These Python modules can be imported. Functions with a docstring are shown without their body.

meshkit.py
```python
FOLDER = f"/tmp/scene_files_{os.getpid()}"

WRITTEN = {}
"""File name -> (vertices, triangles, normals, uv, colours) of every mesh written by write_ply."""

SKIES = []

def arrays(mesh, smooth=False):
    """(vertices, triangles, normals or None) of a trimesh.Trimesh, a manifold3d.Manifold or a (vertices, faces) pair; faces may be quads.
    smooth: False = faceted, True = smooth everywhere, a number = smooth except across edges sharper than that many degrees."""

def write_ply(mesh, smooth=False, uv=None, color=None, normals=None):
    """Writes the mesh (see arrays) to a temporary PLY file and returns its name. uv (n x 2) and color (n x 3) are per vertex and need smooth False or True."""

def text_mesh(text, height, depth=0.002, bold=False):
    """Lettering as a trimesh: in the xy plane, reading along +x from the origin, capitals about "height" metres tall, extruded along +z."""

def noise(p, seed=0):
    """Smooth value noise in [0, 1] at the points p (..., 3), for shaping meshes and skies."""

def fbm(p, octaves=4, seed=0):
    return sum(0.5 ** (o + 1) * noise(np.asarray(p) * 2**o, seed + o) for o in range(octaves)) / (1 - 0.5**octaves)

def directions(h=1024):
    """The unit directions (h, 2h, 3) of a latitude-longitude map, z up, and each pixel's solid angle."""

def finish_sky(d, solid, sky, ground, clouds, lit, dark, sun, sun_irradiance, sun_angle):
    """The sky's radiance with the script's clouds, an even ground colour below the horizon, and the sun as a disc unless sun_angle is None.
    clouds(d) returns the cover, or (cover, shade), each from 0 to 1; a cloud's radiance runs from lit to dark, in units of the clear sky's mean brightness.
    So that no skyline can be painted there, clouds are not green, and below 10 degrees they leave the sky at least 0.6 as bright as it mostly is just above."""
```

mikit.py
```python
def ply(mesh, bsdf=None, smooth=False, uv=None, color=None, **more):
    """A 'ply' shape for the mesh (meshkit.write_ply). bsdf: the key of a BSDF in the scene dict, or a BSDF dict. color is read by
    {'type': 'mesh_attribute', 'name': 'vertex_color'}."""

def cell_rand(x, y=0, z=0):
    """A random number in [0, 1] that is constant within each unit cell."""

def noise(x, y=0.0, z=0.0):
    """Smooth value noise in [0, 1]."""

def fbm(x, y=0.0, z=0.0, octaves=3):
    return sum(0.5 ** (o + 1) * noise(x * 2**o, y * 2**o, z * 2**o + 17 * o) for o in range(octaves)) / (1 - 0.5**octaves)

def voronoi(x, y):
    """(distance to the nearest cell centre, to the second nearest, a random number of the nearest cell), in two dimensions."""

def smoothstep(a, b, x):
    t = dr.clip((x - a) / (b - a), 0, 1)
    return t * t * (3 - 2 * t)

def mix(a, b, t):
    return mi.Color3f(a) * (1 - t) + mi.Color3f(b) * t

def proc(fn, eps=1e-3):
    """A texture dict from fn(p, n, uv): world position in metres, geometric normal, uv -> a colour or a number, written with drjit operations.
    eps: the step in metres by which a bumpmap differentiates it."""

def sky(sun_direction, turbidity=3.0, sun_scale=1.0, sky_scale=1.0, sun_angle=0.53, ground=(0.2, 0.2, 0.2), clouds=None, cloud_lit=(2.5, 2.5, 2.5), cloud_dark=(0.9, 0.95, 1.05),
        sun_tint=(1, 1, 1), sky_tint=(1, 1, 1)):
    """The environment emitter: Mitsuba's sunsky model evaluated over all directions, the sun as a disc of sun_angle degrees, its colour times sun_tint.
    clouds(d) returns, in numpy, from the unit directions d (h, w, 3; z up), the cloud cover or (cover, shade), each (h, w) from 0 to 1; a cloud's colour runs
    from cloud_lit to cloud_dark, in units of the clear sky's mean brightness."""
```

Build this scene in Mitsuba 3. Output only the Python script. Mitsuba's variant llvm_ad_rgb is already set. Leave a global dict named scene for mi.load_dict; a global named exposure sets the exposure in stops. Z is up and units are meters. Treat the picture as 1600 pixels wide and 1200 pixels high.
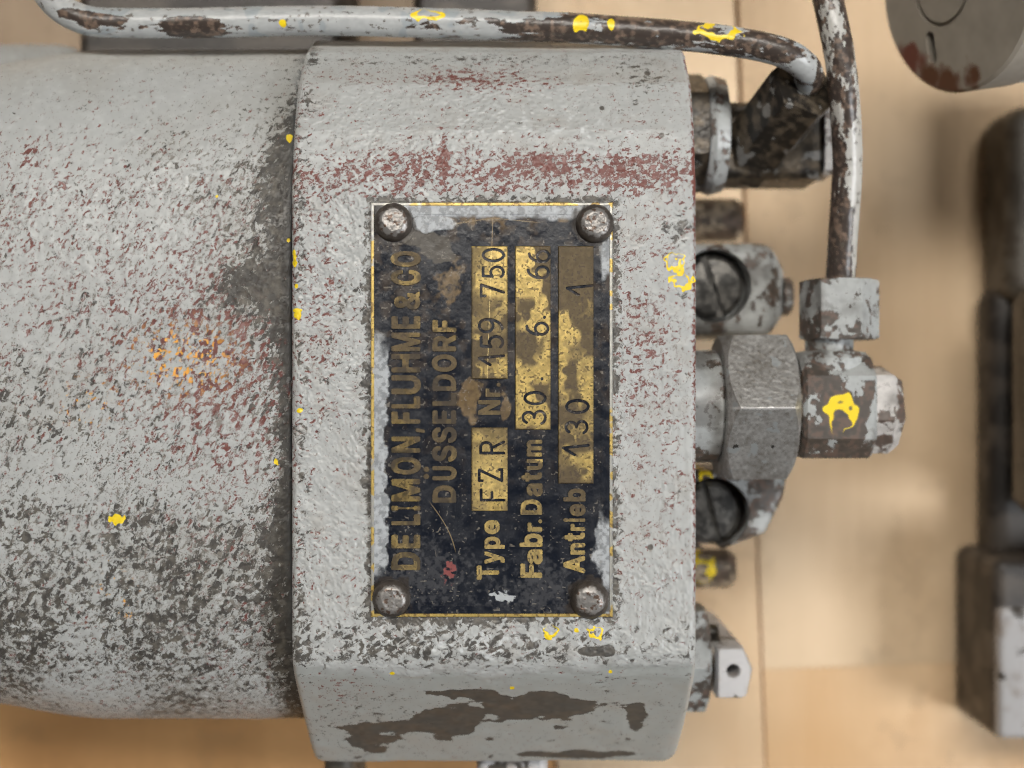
import math, random
import numpy as np, trimesh, manifold3d as m3
import drjit as dr, mitsuba as mi, mikit, meshkit
from shapely.geometry import Polygon, LineString, Point, box as sbox
from shapely.ops import unary_union
from shapely import affinity
T = mi.ScalarTransform4f
random.seed(3); np.random.seed(3)
scene, labels = {}, {}

# ------------------------------------------------------------------ camera, light, exposure
D = 240.0            # camera height above the name plate's land, mm
S = 0.12             # mm per photo pixel at that land
scene['camera'] = {'type': 'thinlens', 'to_world': T().look_at(origin=[0, 0, D/1000], target=[0, 0, 0], up=[0, 1, 0]),
                   'fov': 2*math.degrees(math.atan(800*S/D)), 'fov_axis': 'x', 'aperture_radius': 0.0026,
                   'focus_distance': D/1000 + 0.0005, 'near_clip': 0.01, 'far_clip': 20.0}
exposure = 0.05

def lamp(key, pos, w, h, rgb):
    scene[key] = {'type': 'rectangle', 'to_world': T().look_at(origin=list(pos), target=[0, 0, -0.03], up=[0.02, 1, 0.03]) @ T().scale([w/2, h/2, 1]),
                  'bsdf': {'type': 'diffuse', 'reflectance': {'type': 'rgb', 'value': [.5, .5, .5]}},
                  'emitter': {'type': 'area', 'radiance': {'type': 'rgb', 'value': list(rgb)}}}
    labels[key] = {'kind': 'structure'}
lamp('ceiling_lamp', (-0.05, 0.60, 1.35), 1.1, 0.30, (17.6, 16.7, 15.4))
lamp('window_light', (1.12, -0.34, 1.05), 0.5, 0.5, (18.3, 18.8, 19.4))
scene['room_light'] = {'type': 'constant', 'radiance': {'type': 'rgb', 'value': [.035, .034, .033]}}

# ------------------------------------------------------------------ helpers
def at(px, py, z=0.0):
    k = S*(D - z)/D
    return np.array([(px - 800)*k, (600 - py)*k, z])

def key(name):
    if name not in scene and (name not in labels or '__' not in name): return name
    i = 1
    while f'{name}_{i:03d}' in scene or f'{name}_{i:03d}' in labels: i += 1
    return f'{name}_{i:03d}'

def tm(mesh):
    if isinstance(mesh, m3.Manifold):
        m = mesh.to_mesh(); return trimesh.Trimesh(m.vert_properties[:, :3], m.tri_verts, process=False)
    return mesh

def add(name, mesh, bsdf, smooth=30, label=None):
    """millimetre mesh -> one entry of scene"""
    k = key(name); t = tm(mesh)
    scene[k] = mikit.ply(trimesh.Trimesh(np.array(t.vertices)*0.001, np.array(t.faces), process=False), bsdf, smooth=smooth)
    if label: labels[k] = {'label': label}
    return k

def frame(axis):
    """rotation that takes +z to axis"""
    a = np.asarray(axis, float); a = a/np.linalg.norm(a)
    h = np.array([0, 0, 1.0]) if abs(a[2]) < .9 else np.array([0, 1.0, 0])
    x = np.cross(h, a); x /= np.linalg.norm(x)
    return np.stack([x, np.cross(a, x), a], 1)

def place(man, pos, axis=(0, 0, 1), spin=0):
    R = frame(axis); c, s = math.cos(math.radians(spin)), math.sin(math.radians(spin))
    R = R @ np.array([[c, -s, 0], [s, c, 0], [0, 0, 1]])
    return man.transform(np.hstack([R, np.asarray(pos, float).reshape(3, 1)]))

def poly_prism(poly, h, z=0):
    poly = poly if hasattr(poly, 'geoms') else [poly]
    polys = list(getattr(poly, 'geoms', poly))
    rings = []
    for p in polys:
        p = p if p.exterior.is_ccw else Polygon(list(p.exterior.coords)[::-1], [list(r.coords) for r in p.interiors])
        rings.append(np.array(p.exterior.coords)[:-1])
        for r in p.interiors:
            c = np.array(r.coords)[:-1]
            rings.append(c[::-1] if r.is_ccw else c)
    return m3.CrossSection(rings, m3.FillRule.EvenOdd).extrude(h).translate([0, 0, z])

def lathe(pts, n=64):
    """manifold revolved about z from (r, z) points"""
    return m3.CrossSection([np.array(pts, float)], m3.FillRule.EvenOdd).revolve(n)

def hex_nut(af, length, cham0=1, cham1=1, tilt=.55):
    """hexagon prism along +z with turned 30 degree chamfers, edges slightly broken"""
    R = af/math.sqrt(3)
    a = np.radians(np.arange(6)*60)
    hp = Polygon(np.stack([R*np.cos(a), R*np.sin(a)], 1)).buffer(-.25).buffer(.25, quad_segs=3)
    p = poly_prism(hp, length)
    r0 = af/2*.97; rise = (R + .3 - r0)*tilt
    c = [(0, 0), (r0 if cham0 else R+1, 0), (R+.3, rise*cham0), (R+.3, length-rise*cham1), (r0 if cham1 else R+1, length), (0, length)]
    if not cham0: c[1] = (R+.3, 0)
    if not cham1: c[4] = (R+.3, length)
    return p ^ lathe(c, 96)

def rounded_box(x0, x1, y0, y1, z0, z1, r, n=16):
    sp = m3.Manifold.sphere(r, n)
    return m3.Manifold.batch_hull([sp.translate([x, y, z]) for x in (x0+r, x1-r) for y in (y0+r, y1-r) for z in (z0+r, z1-r)])

def tube(points, r, sides=28, step=1.0, wob=0.0):
    from scipy.interpolate import CubicSpline
    p = np.asarray(points, float)
    t = np.r_[0, np.cumsum(np.linalg.norm(np.diff(p, axis=0), axis=1)**.5)]
    cs = CubicSpline(t, p)
    fine = cs(np.linspace(0, t[-1], 2000)); L = np.r_[0, np.cumsum(np.linalg.norm(np.diff(fine, axis=0), axis=1))]
    n = int(L[-1]/step); s = np.linspace(0, L[-1], n)
    c = np.stack([np.interp(s, L, fine[:, i]) for i in range(3)], 1)
    tg = np.gradient(c, axis=0); tg /= np.linalg.norm(tg, axis=1)[:, None]
    u = np.cross(tg[0], [0, 0, 1.0]); u /= np.linalg.norm(u); V = []
    ang = np.arange(sides)*2*np.pi/sides
    for i in range(n):
        u = u - tg[i]*np.dot(u, tg[i]); u /= np.linalg.norm(u); w = np.cross(tg[i], u)
        V.append(c[i] + r*(np.cos(ang)[:, None]*u + np.sin(ang)[:, None]*w))
    V = np.array(V); nrm = V - c[:, None]
    nrm /= np.linalg.norm(nrm, axis=2, keepdims=True)
    V = V + nrm*((meshkit.fbm(V*.35, 3, 5) - .5)*wob)[..., None]
    V = V.reshape(-1, 3); i, j = np.meshgrid(np.arange(n-1), np.arange(sides), indexing='ij')
    q = np.stack([i*sides+j, i*sides+(j+1) % sides, (i+1)*sides+(j+1) % sides, (i+1)*sides+j], -1).reshape(-1, 4)
    f = np.vstack([q[:, [0, 1, 2]], q[:, [0, 2, 3]]])
    a, b = len(V), len(V)+1
    V = np.vstack([V, c[0], c[-1]])
    f = np.vstack([f, [[a, (k+1) % sides, k] for k in range(sides)], [[b, (n-1)*sides+k, (n-1)*sides+(k+1) % sides] for k in range(sides)]])
    m = trimesh.Trimesh(V, f, process=False)
    if m.volume < 0: m.invert()
    return m

def loft(rings, cap=True):
    """rings: (n, m, 3) closed rings; caps are fans with their own vertices"""
    R = np.array(rings); n, m = R.shape[:2]
    i, j = np.meshgrid(np.arange(n-1), np.arange(m), indexing='ij')
    q = np.stack([i*m+j, i*m+(j+1) % m, (i+1)*m+(j+1) % m, (i+1)*m+j], -1).reshape(-1, 4)
    f = [np.vstack([q[:, [0, 1, 2]], q[:, [0, 2, 3]]])]; V = [R.reshape(-1, 3)]; o = n*m
    if cap:
        for ring, rev in ((R[0], 1), (R[-1], 0)):
            V += [ring, ring.mean(0)[None]]; k = np.arange(m)
            g = np.stack([o+k, o+(k+1) % m, np.full(m, o+m)], 1); f.append(g[:, ::-1] if rev else g); o += m+1
    t = trimesh.Trimesh(np.vstack(V), np.vstack(f), process=False)
    if t.volume < 0: t.invert()
    return t

# ------------------------------------------------------------------ materials
noise, fbm, sstep, mix = mikit.noise, mikit.fbm, mikit.smoothstep, mikit.mix
def mm(p): return p.x*1000, p.y*1000, p.z*1000
def ux(x): return 800 + x/S          # photo-pixel units (0.12 mm) on the land, for laying out the wear
def uy(y): return 600 - y/S
def gauss(u, v, cu, cv, su, sv): return dr.exp(-dr.square((u-cu)/su) - dr.square((v-cv)/sv))

def spots(u, v, items, n):
    """paint splashes: yellow mask; items (cx, cy, rx, ry)"""
    m = mi.Float(0)
    for (cx, cy, rx, ry) in items:
        d = dr.square((u-cx)/rx) + dr.square((v-cy)/ry)
        m = dr.maximum(m, 1 - sstep(.75, .95, d + (n-.5)*1.9))
    return m
def rings(u, v, items, n):
    m = mi.Float(0)
    for (cx, cy, rx, ry) in items:
        d = dr.sqrt(dr.square((u-cx)/rx) + dr.square((v-cy)/ry)) + (n-.5)*.9
        m = dr.maximum(m, sstep(.60, .68, d + .30*(v-cy)/ry)*(1 - sstep(.95, 1.05, d)))
    return m

YEL = (.84, .62, .02); RED = (.145, .052, .043); DARK = (.047, .043, .038)

def rough5(x, y, z):
    """a rougher sum of noise: flakes of every size"""
    return sum(g*noise(x*2.05**o + 7*o, y*2.05**o, z*2.05**o + 17*o) for o, g in enumerate((1, .72, .52, .37, .27)))/2.88
def chips(x, y, z, a, seed, cov, soft=.03):
    w = noise(x*a*.8 + seed, y*a*.8, z*a*.8) - .5
    n = rough5(x*a*.8 + seed*3.1 + w*1.4, y*a*.8 + w*.9, z*a*.8 + seed)
    thr = .695 - .335*cov
    return sstep(thr - .01, thr + soft, n)

def principled(name, color, rough=.5, metal=0.0, height=None, scale=1e-4, eps=1e-4, spec=.5):
    def tex(v): return mikit.proc(v) if callable(v) else v
    b = {'type': 'principled', 'base_color': tex(color) if callable(color) else {'type': 'rgb', 'value': list(color)},
         'roughness': tex(rough), 'metallic': tex(metal), 'specular': spec}
    if height is not None:
        b = {'type': 'bumpmap', 'tex': mikit.proc(height, eps), 'scale': scale, 'bsdf': b}
    scene[name] = {'type': 'twosided', 'bsdf': b}

PAINT = (.388, .398, .389)

# --- barrel: grey paint, red primer flecks, black grime
BARREL_Y = [(172, 815, 13, 8), (442, 203, 6, 7), (428, 724, 6, 5), (444, 372, 3, 3), (330, 300, 3, 3)]
def barrel_masks(p):
    x, y, z = mm(p); u, v = ux(x), uy(y)
    a, b = x*.75 + y*.66, y*.75 - x*.66
    low = fbm(x*.06, y*.06, z*.06 + 4, octaves=2)
    edge = sstep(310, 450, u)
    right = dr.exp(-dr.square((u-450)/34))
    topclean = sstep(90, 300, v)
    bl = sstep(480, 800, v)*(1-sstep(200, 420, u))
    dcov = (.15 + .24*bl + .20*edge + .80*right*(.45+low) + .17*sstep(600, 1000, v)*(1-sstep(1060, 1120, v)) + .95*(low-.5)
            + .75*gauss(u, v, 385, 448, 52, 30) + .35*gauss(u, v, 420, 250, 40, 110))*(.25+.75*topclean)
    rcov = .14 + .42*gauss(u, v, 350, 560, 170, 190) + .18*gauss(u, v, 60, 330, 200, 260) + .12*gauss(u, v, 400, 900, 140, 200)
    rcov = rcov*(.15+.85*topclean) + .45*gauss(u, v, 22, 222, 13, 24)
    red = chips(a*.75, b*1.15, z*.8, 1.9, 3.0, dr.clip(rcov, 0, 1), .03)
    dark = chips(a*.8, b*1.05, z*.8, 1.45, 11.0, dr.clip(dcov, 0, 1.1), .045)
    fine = chips(a*.9, b*1.3, z, 1.9, 23.0, dr.clip(.26*topclean + .12*sstep(100, 300, u) + .35*dcov, 0, .8), .08)
    return x, y, z, u, v, low, red, dark, fine
def barrel_color(p, n, uv):
    x, y, z, u, v, low, red, dark, fine = barrel_masks(p)
    g = fbm(x*.9, y*.9, z*.9, octaves=3)
    col = mix(mi.Color3f(*PAINT)*(.92+.16*g), (.30, .29, .26), .35*sstep(.45, .75, low))
    col = mix(col, (.15, .132, .11), fine*.8)
    col = mix(col, mi.Color3f(*RED)*(.8+.5*g), red)
    orange = red*sstep(.5, .62, noise(x*1.9, y*1.9, 3.0))*(gauss(u, v, 275, 560, 60, 40) + gauss(u, v, 165, 940, 30, 50) + gauss(u, v, 120, 630, 40, 30))
    col = mix(col, (.75, .36, .05), dr.clip(orange*2.2, 0, 1))
    col = mix(col, mix(DARK, (.15, .135, .11), dr.clip(g*2.2-.95, 0, 1)), dark*.95)
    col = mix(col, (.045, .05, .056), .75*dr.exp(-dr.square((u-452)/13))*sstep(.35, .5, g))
    col = mix(col, (.56, .58, .585), sstep(.60, .72, g)*(1-dark)*.10 + .5*sstep(.55, .68, g)*(1-dark)*sstep(.5, .7, low)*sstep(880, 980, v))
    return mix(col, YEL, spots(u, v, BARREL_Y, noise(x*1.6, y*1.6, 9.0)))
def barrel_rough(p, n, uv):
    x, y, z = mm(p)
    return .24 + .35*fbm(x*.35, y*.35, z*.35, octaves=3)
def barrel_height(p, n, uv):
    x, y, z, u, v, low, red, dark, fine = barrel_masks(p)
    return .55*fbm(x*.75, y*.75, z*.75, octaves=3) - .16*red - .22*dark - .13*fine
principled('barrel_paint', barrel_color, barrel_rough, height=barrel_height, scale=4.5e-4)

# --- flange housing
FL_Y = [(466, 490, 9, 8), (460, 408, 4, 9), (463, 447, 4, 5), (459, 395, 3, 4), (468, 642, 5, 4), (612, 1056, 4, 3), (800, 1084, 6, 5), (900, 985, 4, 4), (955, 1052, 3, 3)]
FL_R = [(1054, 412, 15, 17), (1067, 440, 18, 14), (862, 987, 12, 10), (932, 988, 12, 10)]
PX0, PX1, PY0, PY1 = 580, 957, 317, 963
def flange_masks(p):
    x, y, z = mm(p); u, v = ux(x), uy(y)
    low = fbm(x*.08 + 9, y*.08, z*.08, octaves=2)
    mid = fbm(x*.22 + 9, y*.22, z*.22, octaves=3)
    dx = dr.maximum(dr.maximum(PX0-u, u-PX1), 0); dy = dr.maximum(dr.maximum(PY0-v, v-PY1), 0)
    dp = dr.sqrt(dx*dx + dy*dy)
    near = dr.exp(-dr.square(dp/13)); lower = sstep(1036, 1052, v + 34*(mid-.5) - 16*gauss(u, v, 720, 1045, 170, 60))
    band = dr.exp(-dr.square((v - 266 + 30*(mid-.5))/36))*sstep(450, 640, u) + .5*dr.exp(-dr.square((v-275)/18))*(1-sstep(470, 640, u))
    rcov = (.08 + .70*band*(.45+.8*mid) + .60*gauss(u, v, 720, 108, 150, 26)*(.4+mid) + .7*gauss(u, v, 692, 232, 8, 36) + .30*gauss(u, v, 1000, 560, 75, 260)
            + .30*gauss(u, v, 500, 480, 45, 260) + .25*dr.exp(-dr.square((u-458)/9)) + .5*dr.exp(-dr.square((u-1086)/4)))*(1-.85*lower)
    rcov = rcov*(1 - .8*sstep(930, 1010, v)) + .25*lower*gauss(u, v, 520, 1090, 60, 60)
    dcov = (.0 + 1.2*near*(.25+mid) + .35*gauss(u, v, 545, 480, 40, 220)*mid*2 + .34*gauss(u, v, 660, 1010, 260, 45) + .35*sstep(940, 1010, v)*(1-sstep(1030, 1060, v))
            + .42*dr.exp(-dr.square((u-470)/14))*mid*2 + .5*gauss(u, v, 1010, 110, 60, 40) + .45*gauss(u, v, 760, 66, 330, 14)
            + .9*gauss(u, v, 1064, 352, 24, 22) + .6*gauss(u, v, 1066, 458, 22, 8))
    red = chips(x*.95, y*1.1, z, 2.0, 41.0, dr.clip(rcov, 0, 1.05), .03)
    dark = chips(x, y*1.05, z, 1.3, 57.0, dr.clip(dcov*(1-lower) + lower*(.10 + .3*gauss(u, v, 560, 1160, 90, 60)), 0, 1.1), .08)
    fine = chips(x*1.4, y*.9, z, 2.1, 77.0, dr.clip(.02 + .20*mid*(1-lower) + .2*gauss(u, v, 1010, 600, 70, 300), 0, .6), .05)
    for (cx, cy, r) in ((1016, 855, 4.5), (943, 161, 4), (505, 992, 3.5), (1020, 95, 5), (1036, 208, 4)):
        dark = dr.maximum(dark, 1-sstep(r-1, r+1, dr.sqrt(dr.square(u-cx)+dr.square(v-cy))))
    # big bare patches on the lower slope
    nn = fbm(x*.22 + 5, y*.32, z*.32, octaves=6)
    pc = (1.25*gauss(u, v, 840, 1120, 95, 24) + .5*gauss(u, v, 880, 1150, 130, 30) + 1.15*gauss(u, v, 690, 1165, 60, 40) + .8*gauss(u, v, 735, 1095, 60, 12) + .75*gauss(u, v, 555, 1200, 60, 52)
          + .7*gauss(u, v, 1003, 1150, 20, 40) + .65*gauss(u, v, 930, 1020, 40, 12) + .6*gauss(u, v, 620, 1165, 36, 12) + 1.1*gauss(u, v, 900, 1236, 140, 10))
    patch = sstep(.545, .562, nn*.62 + .42*pc)*sstep(985, 1000, v)
    return x, y, z, u, v, low, mid, red, dr.maximum(dark, patch), fine, lower, near
def flange_color(p, n, uv):
    x, y, z, u, v, low, mid, red, dark, fine, lower, near = flange_masks(p)
    g = fbm(x*.9, y*.9, z*.9, octaves=3)
    col = mi.Color3f(*PAINT)*(.94+.12*g)
    col = mix(col, (.285, .30, .282), lower*.6)  # lower slope painted darker for the weaker light it gets
    col = mix(col, (.33, .31, .28), .35*sstep(.5, .8, mid)*(1-lower))
    col = mix(col, (.20, .165, .145), fine*.75)
    col = mix(col, mi.Color3f(*RED)*(.8+.5*g), red)
    col = mix(col, mix(DARK, (.13, .115, .095), dr.clip(g*2-.7, 0, 1)*(1-.75*lower)), dark*.93)
    scuff = gauss(u, v, 720, 1010, 240, 26) + .6*gauss(u, v, 850, 200, 220, 50)
    col = mix(col, (.60, .62, .625), sstep(.52, .68, g*.8+.14*scuff)*(1-dark)*dr.clip(scuff, 0, .7)*.8)
    nz = noise(x*1.5, y*1.5, 9.0)
    return mix(col, YEL, dr.maximum(spots(u, v, FL_Y, nz), rings(u, v, FL_R, nz)))
def flange_rough(p, n, uv):
    x, y, z = mm(p)
    return .23 + .34*fbm(x*.3 + 7, y*.3, z*.3, octaves=3)
def flange_height(p, n, uv):
    x, y, z, u, v, low, mid, red, dark, fine, lower, near = flange_masks(p)
    rough = 1 - .75*lower - .5*sstep(960, 1000, u)*(1-sstep(860, 900, v))
    strie = noise(x*3.0, y*.25, 2.0)*sstep(955, 1000, u)*(1-lower)
    return (.75*fbm(x*.55, y*.55, z*.55, octaves=3) + .40*noise(x*2.1, y*2.1, z*2.1))*rough + .16*strie - .14*red - .18*dark - .09*fine
principled('flange_paint', flange_color, flange_rough, height=flange_height, scale=4.6e-4)

# --- brass fields, lettering and rim
def tarnish(x, y):
    return sstep(.37, .50, fbm(x*.17 + 2.3 + .5*noise(x*.8, y*.8), y*.12 + 1.7, .5, octaves=3))
def brass_color(p, n, uv):
    x, y, z = mm(p); u, v = ux(x), uy(y)
    g = fbm(x*1.6, y*1.6, 2.0, octaves=3)
    bright = dr.clip(1 - tarnish(x, y) + .6*sstep(800, 840, v) + gauss(u, v, 765, 745, 40, 60) + .6*gauss(u, v, 765, 420, 30, 50), 0, 1)
    bright = bright*(1 - .55*(1-sstep(722, 728, u)) - .35*gauss(u, v, 640, 580, 90, 130))
    worn = sstep(.50, .60, fbm(x*.30 + 4, y*.22, 8.0, octaves=4))*(1-sstep(722, 728, u))
    pits = sstep(.62, .70, noise(x*3.1, y*3.1, 4.0))
    col = mix(mi.Color3f(.10, .072, .036)*(.7+.6*g), (.64, .47, .16), bright*(.35+.75*g))
    scr = dr.maximum(1-sstep(.25, .6, dr.abs(u - 768 + (v-400)*.035)), 0)*(1-sstep(560, 640, v))
    col = mix(col, (.75, .58, .26), scr*.8)
    col = mix(col, (.035, .028, .022), worn*.75)
    return mix(col, (.06, .045, .03), .75*pits*sstep(.35, .6, g))
def brass_rough(p, n, uv):
    x, y, z = mm(p); return .38 + .20*tarnish(x, y)
def brass_metal(p, n, uv):
    x, y, z = mm(p); return .60 - .25*tarnish(x, y)
def brass_height(p, n, uv):
    x, y, z = mm(p); return fbm(x*1.3, y*1.3, 1.0, octaves=3)
principled('brass', brass_color, brass_rough, brass_metal, brass_height, .35e-4)

def plate_paint(u, v, n):
    """where grey overspray still covers the plate's margin"""
    e = (n-.5)
    left = (1-sstep(602, 608, u + e*22))*sstep(520, 560, v + e*60)*(1-sstep(880, 900, v+e*30))
    top = (1-sstep(338, 346, v + e*14))*sstep(584, 590, u)
    tl = gauss(u, v, 672, 350, 40, 16)
    right = sstep(936, 942, u + e*10)*((1-sstep(430, 445, v+e*40)) + sstep(800, 840, v+e*60))
    br = gauss(u, v, 945, 860, 26, 62)
    return dr.clip(dr.maximum(dr.maximum(left, top), dr.maximum(right, sstep(.42, .58, dr.maximum(tl, .8*br) + e*.5))), 0, 1)
def enamel_color(p, n, uv):
    x, y, z = mm(p); u, v = ux(x), uy(y)
    nz = fbm(x*.55, y*.55, 3.0, octaves=4); g = fbm(x*1.5, y*1.5, 7.0, octaves=3)
    col = mix((.006, .0085, .015), (.050, .038, .030), sstep(.45, .72, nz)*sstep(900, 350, v)*.9)
    brown = dr.clip(gauss(u, v, 705, 445, 34, 40)*1.1 + gauss(u, v, 735, 625, 17, 38)*1.5 + gauss(u, v, 790, 640, 10, 22)*1.4 + .8*gauss(u, v, 880, 345, 22, 22) + .5*gauss(u, v, 760, 345, 120, 22), 0, 1.5)
    col = mix(col, (.20, .135, .065), sstep(.50, .62, nz*.55 + brown*.38)*(.35+.6*g))
    col = mix(col, (.085, .076, .064), sstep(.5, .6, nz*.4 + .55*(gauss(u, v, 690, 395, 26, 24) + gauss(u, v, 655, 370, 36, 26)))*.9)
    haze = gauss(u, v, 660, 900, 90, 60) + gauss(u, v, 850, 920, 60, 50)
    col = mix(col, (.10, .10, .105), sstep(.45, .8, g*.7+.4*haze)*.4)
    col = mix(col, (.26, .075, .07), sstep(.58, .68, g*.55 + .5*gauss(u, v, 702, 893, 14, 24))*.8)
    col = mix(col, (.40, .42, .43), sstep(.56, .66, g*.5 + .5*gauss(u + (v-930)*-.6, v, 785, 932, 26, 11)))
    scr = (1-sstep(.4, 1.0, dr.abs(u - 676 - (v-790)*.48 - 6*dr.sin((v-790)*.04))))*sstep(780, 795, v)*(1-sstep(850, 866, v))
    scr = dr.maximum(scr, (1-sstep(.3, .8, dr.abs(v - 352 + (u-700)*.16)))*sstep(690, 700, u)*(1-sstep(760, 780, u)))
    scr = dr.maximum(scr, (1-sstep(.3, .8, dr.abs(v - 341 - (u-770)*.10)))*sstep(765, 775, u)*(1-sstep(830, 850, u)))
    scr = dr.maximum(scr, (1-sstep(.3, .8, dr.abs(u - 768 + (v-400)*.035)))*(1-sstep(384, 388, v)))
    col = mix(col, (.30, .22, .12), scr*.75)
    speck = sstep(.80, .86, noise(x*2.6 + 3*g, y*2.6, 8.0))*sstep(.45, .6, nz)
    col = mix(col, (.20, .18, .15), speck*.6)
    pm = plate_paint(u, v, nz)
    col = mix(col, mi.Color3f(.40, .42, .435)*(.7+.4*g), pm*(.72+.28*sstep(.35, .55, g)))
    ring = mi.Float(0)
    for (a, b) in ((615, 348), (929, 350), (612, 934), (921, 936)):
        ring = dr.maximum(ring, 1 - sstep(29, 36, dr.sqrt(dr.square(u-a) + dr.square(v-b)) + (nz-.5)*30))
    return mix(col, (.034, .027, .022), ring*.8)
def enamel_rough(p, n, uv):
    x, y, z = mm(p); return .14 + .34*fbm(x*.5, y*.5, 2.0, octaves=3)
def enamel_height(p, n, uv):
    x, y, z = mm(p); u, v = ux(x), uy(y)
    return .5*fbm(x*.8, y*.8, 1.0, octaves=3) + .45*plate_paint(u, v, fbm(x*.55, y*.55, 3.0, octaves=4))
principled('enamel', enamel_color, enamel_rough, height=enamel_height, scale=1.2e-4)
def rim_color(p, n, uv):
    x, y, z = mm(p); u, v = ux(x), uy(y)
    nz = fbm(x*.35, y*.35, 6.0, octaves=3); g = fbm(x*1.6, y*1.6, 2.0, octaves=3)
    pm = sstep(.50, .56, nz + .25*gauss(u, v, 586, 335, 20, 40) + .12*sstep(930, 950, u) - .30*gauss(u, v, 582, 500, 14, 120) - .25*gauss(u, v, 720, 318, 90, 10) - .3*gauss(u, v, 760, 962, 170, 12))
    col = mix(mi.Color3f(.66, .48, .15)*(.65+.6*g), (.09, .045, .035), .7*sstep(.55, .7, g))
    return mix(col, mi.Color3f(.42, .44, .45), pm*.85)
principled('plate_rim', rim_color, .38, .55, brass_height, .4e-4)

# --- steels
def steel_color(p, n, uv):
    x, y, z = mm(p)
    g = fbm(x*1.7, y*1.7, z*1.7, octaves=3); l = fbm(x*.22, y*.22, z*.22, octaves=2)
    col = mix((.20, .185, .165), (.46, .455, .44), dr.clip(g*1.5-.25 + (l-.5), 0, 1))
    col = mix(col, (.40, .42, .42), sstep(.665, .69, fbm(x*.45+3, y*.45, z*.45, octaves=3)))
    col = mix(col, DARK, sstep(.77, .79, fbm(x*.40, y*.40+9, z*.40, octaves=3)))
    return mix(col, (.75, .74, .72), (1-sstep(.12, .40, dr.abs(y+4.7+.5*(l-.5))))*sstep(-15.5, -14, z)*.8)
def steel_height(p, n, uv):
    x, y, z = mm(p); return fbm(x*1.4, y*1.4, z*1.4, octaves=3)
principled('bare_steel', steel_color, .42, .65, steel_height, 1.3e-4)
def rivet_color(p, n, uv):
    x, y, z = mm(p); g = fbm(x*1.2, y*1.2, z*1.2, octaves=3)
    hi = sstep(1.95, 2.3, z + (g-.5)*.9)
    return mix(mix((.05, .042, .036), (.13, .11, .095), g), mix((.25, .238, .225), (.12, .08, .06), sstep(.56, .66, fbm(x*1.7, y*1.7, z+4, octaves=3))), hi)
def rivet_height(p, n, uv):
    x, y, z = mm(p); return fbm(x*1.1, y*1.1, z*1.1, octaves=3)
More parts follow.
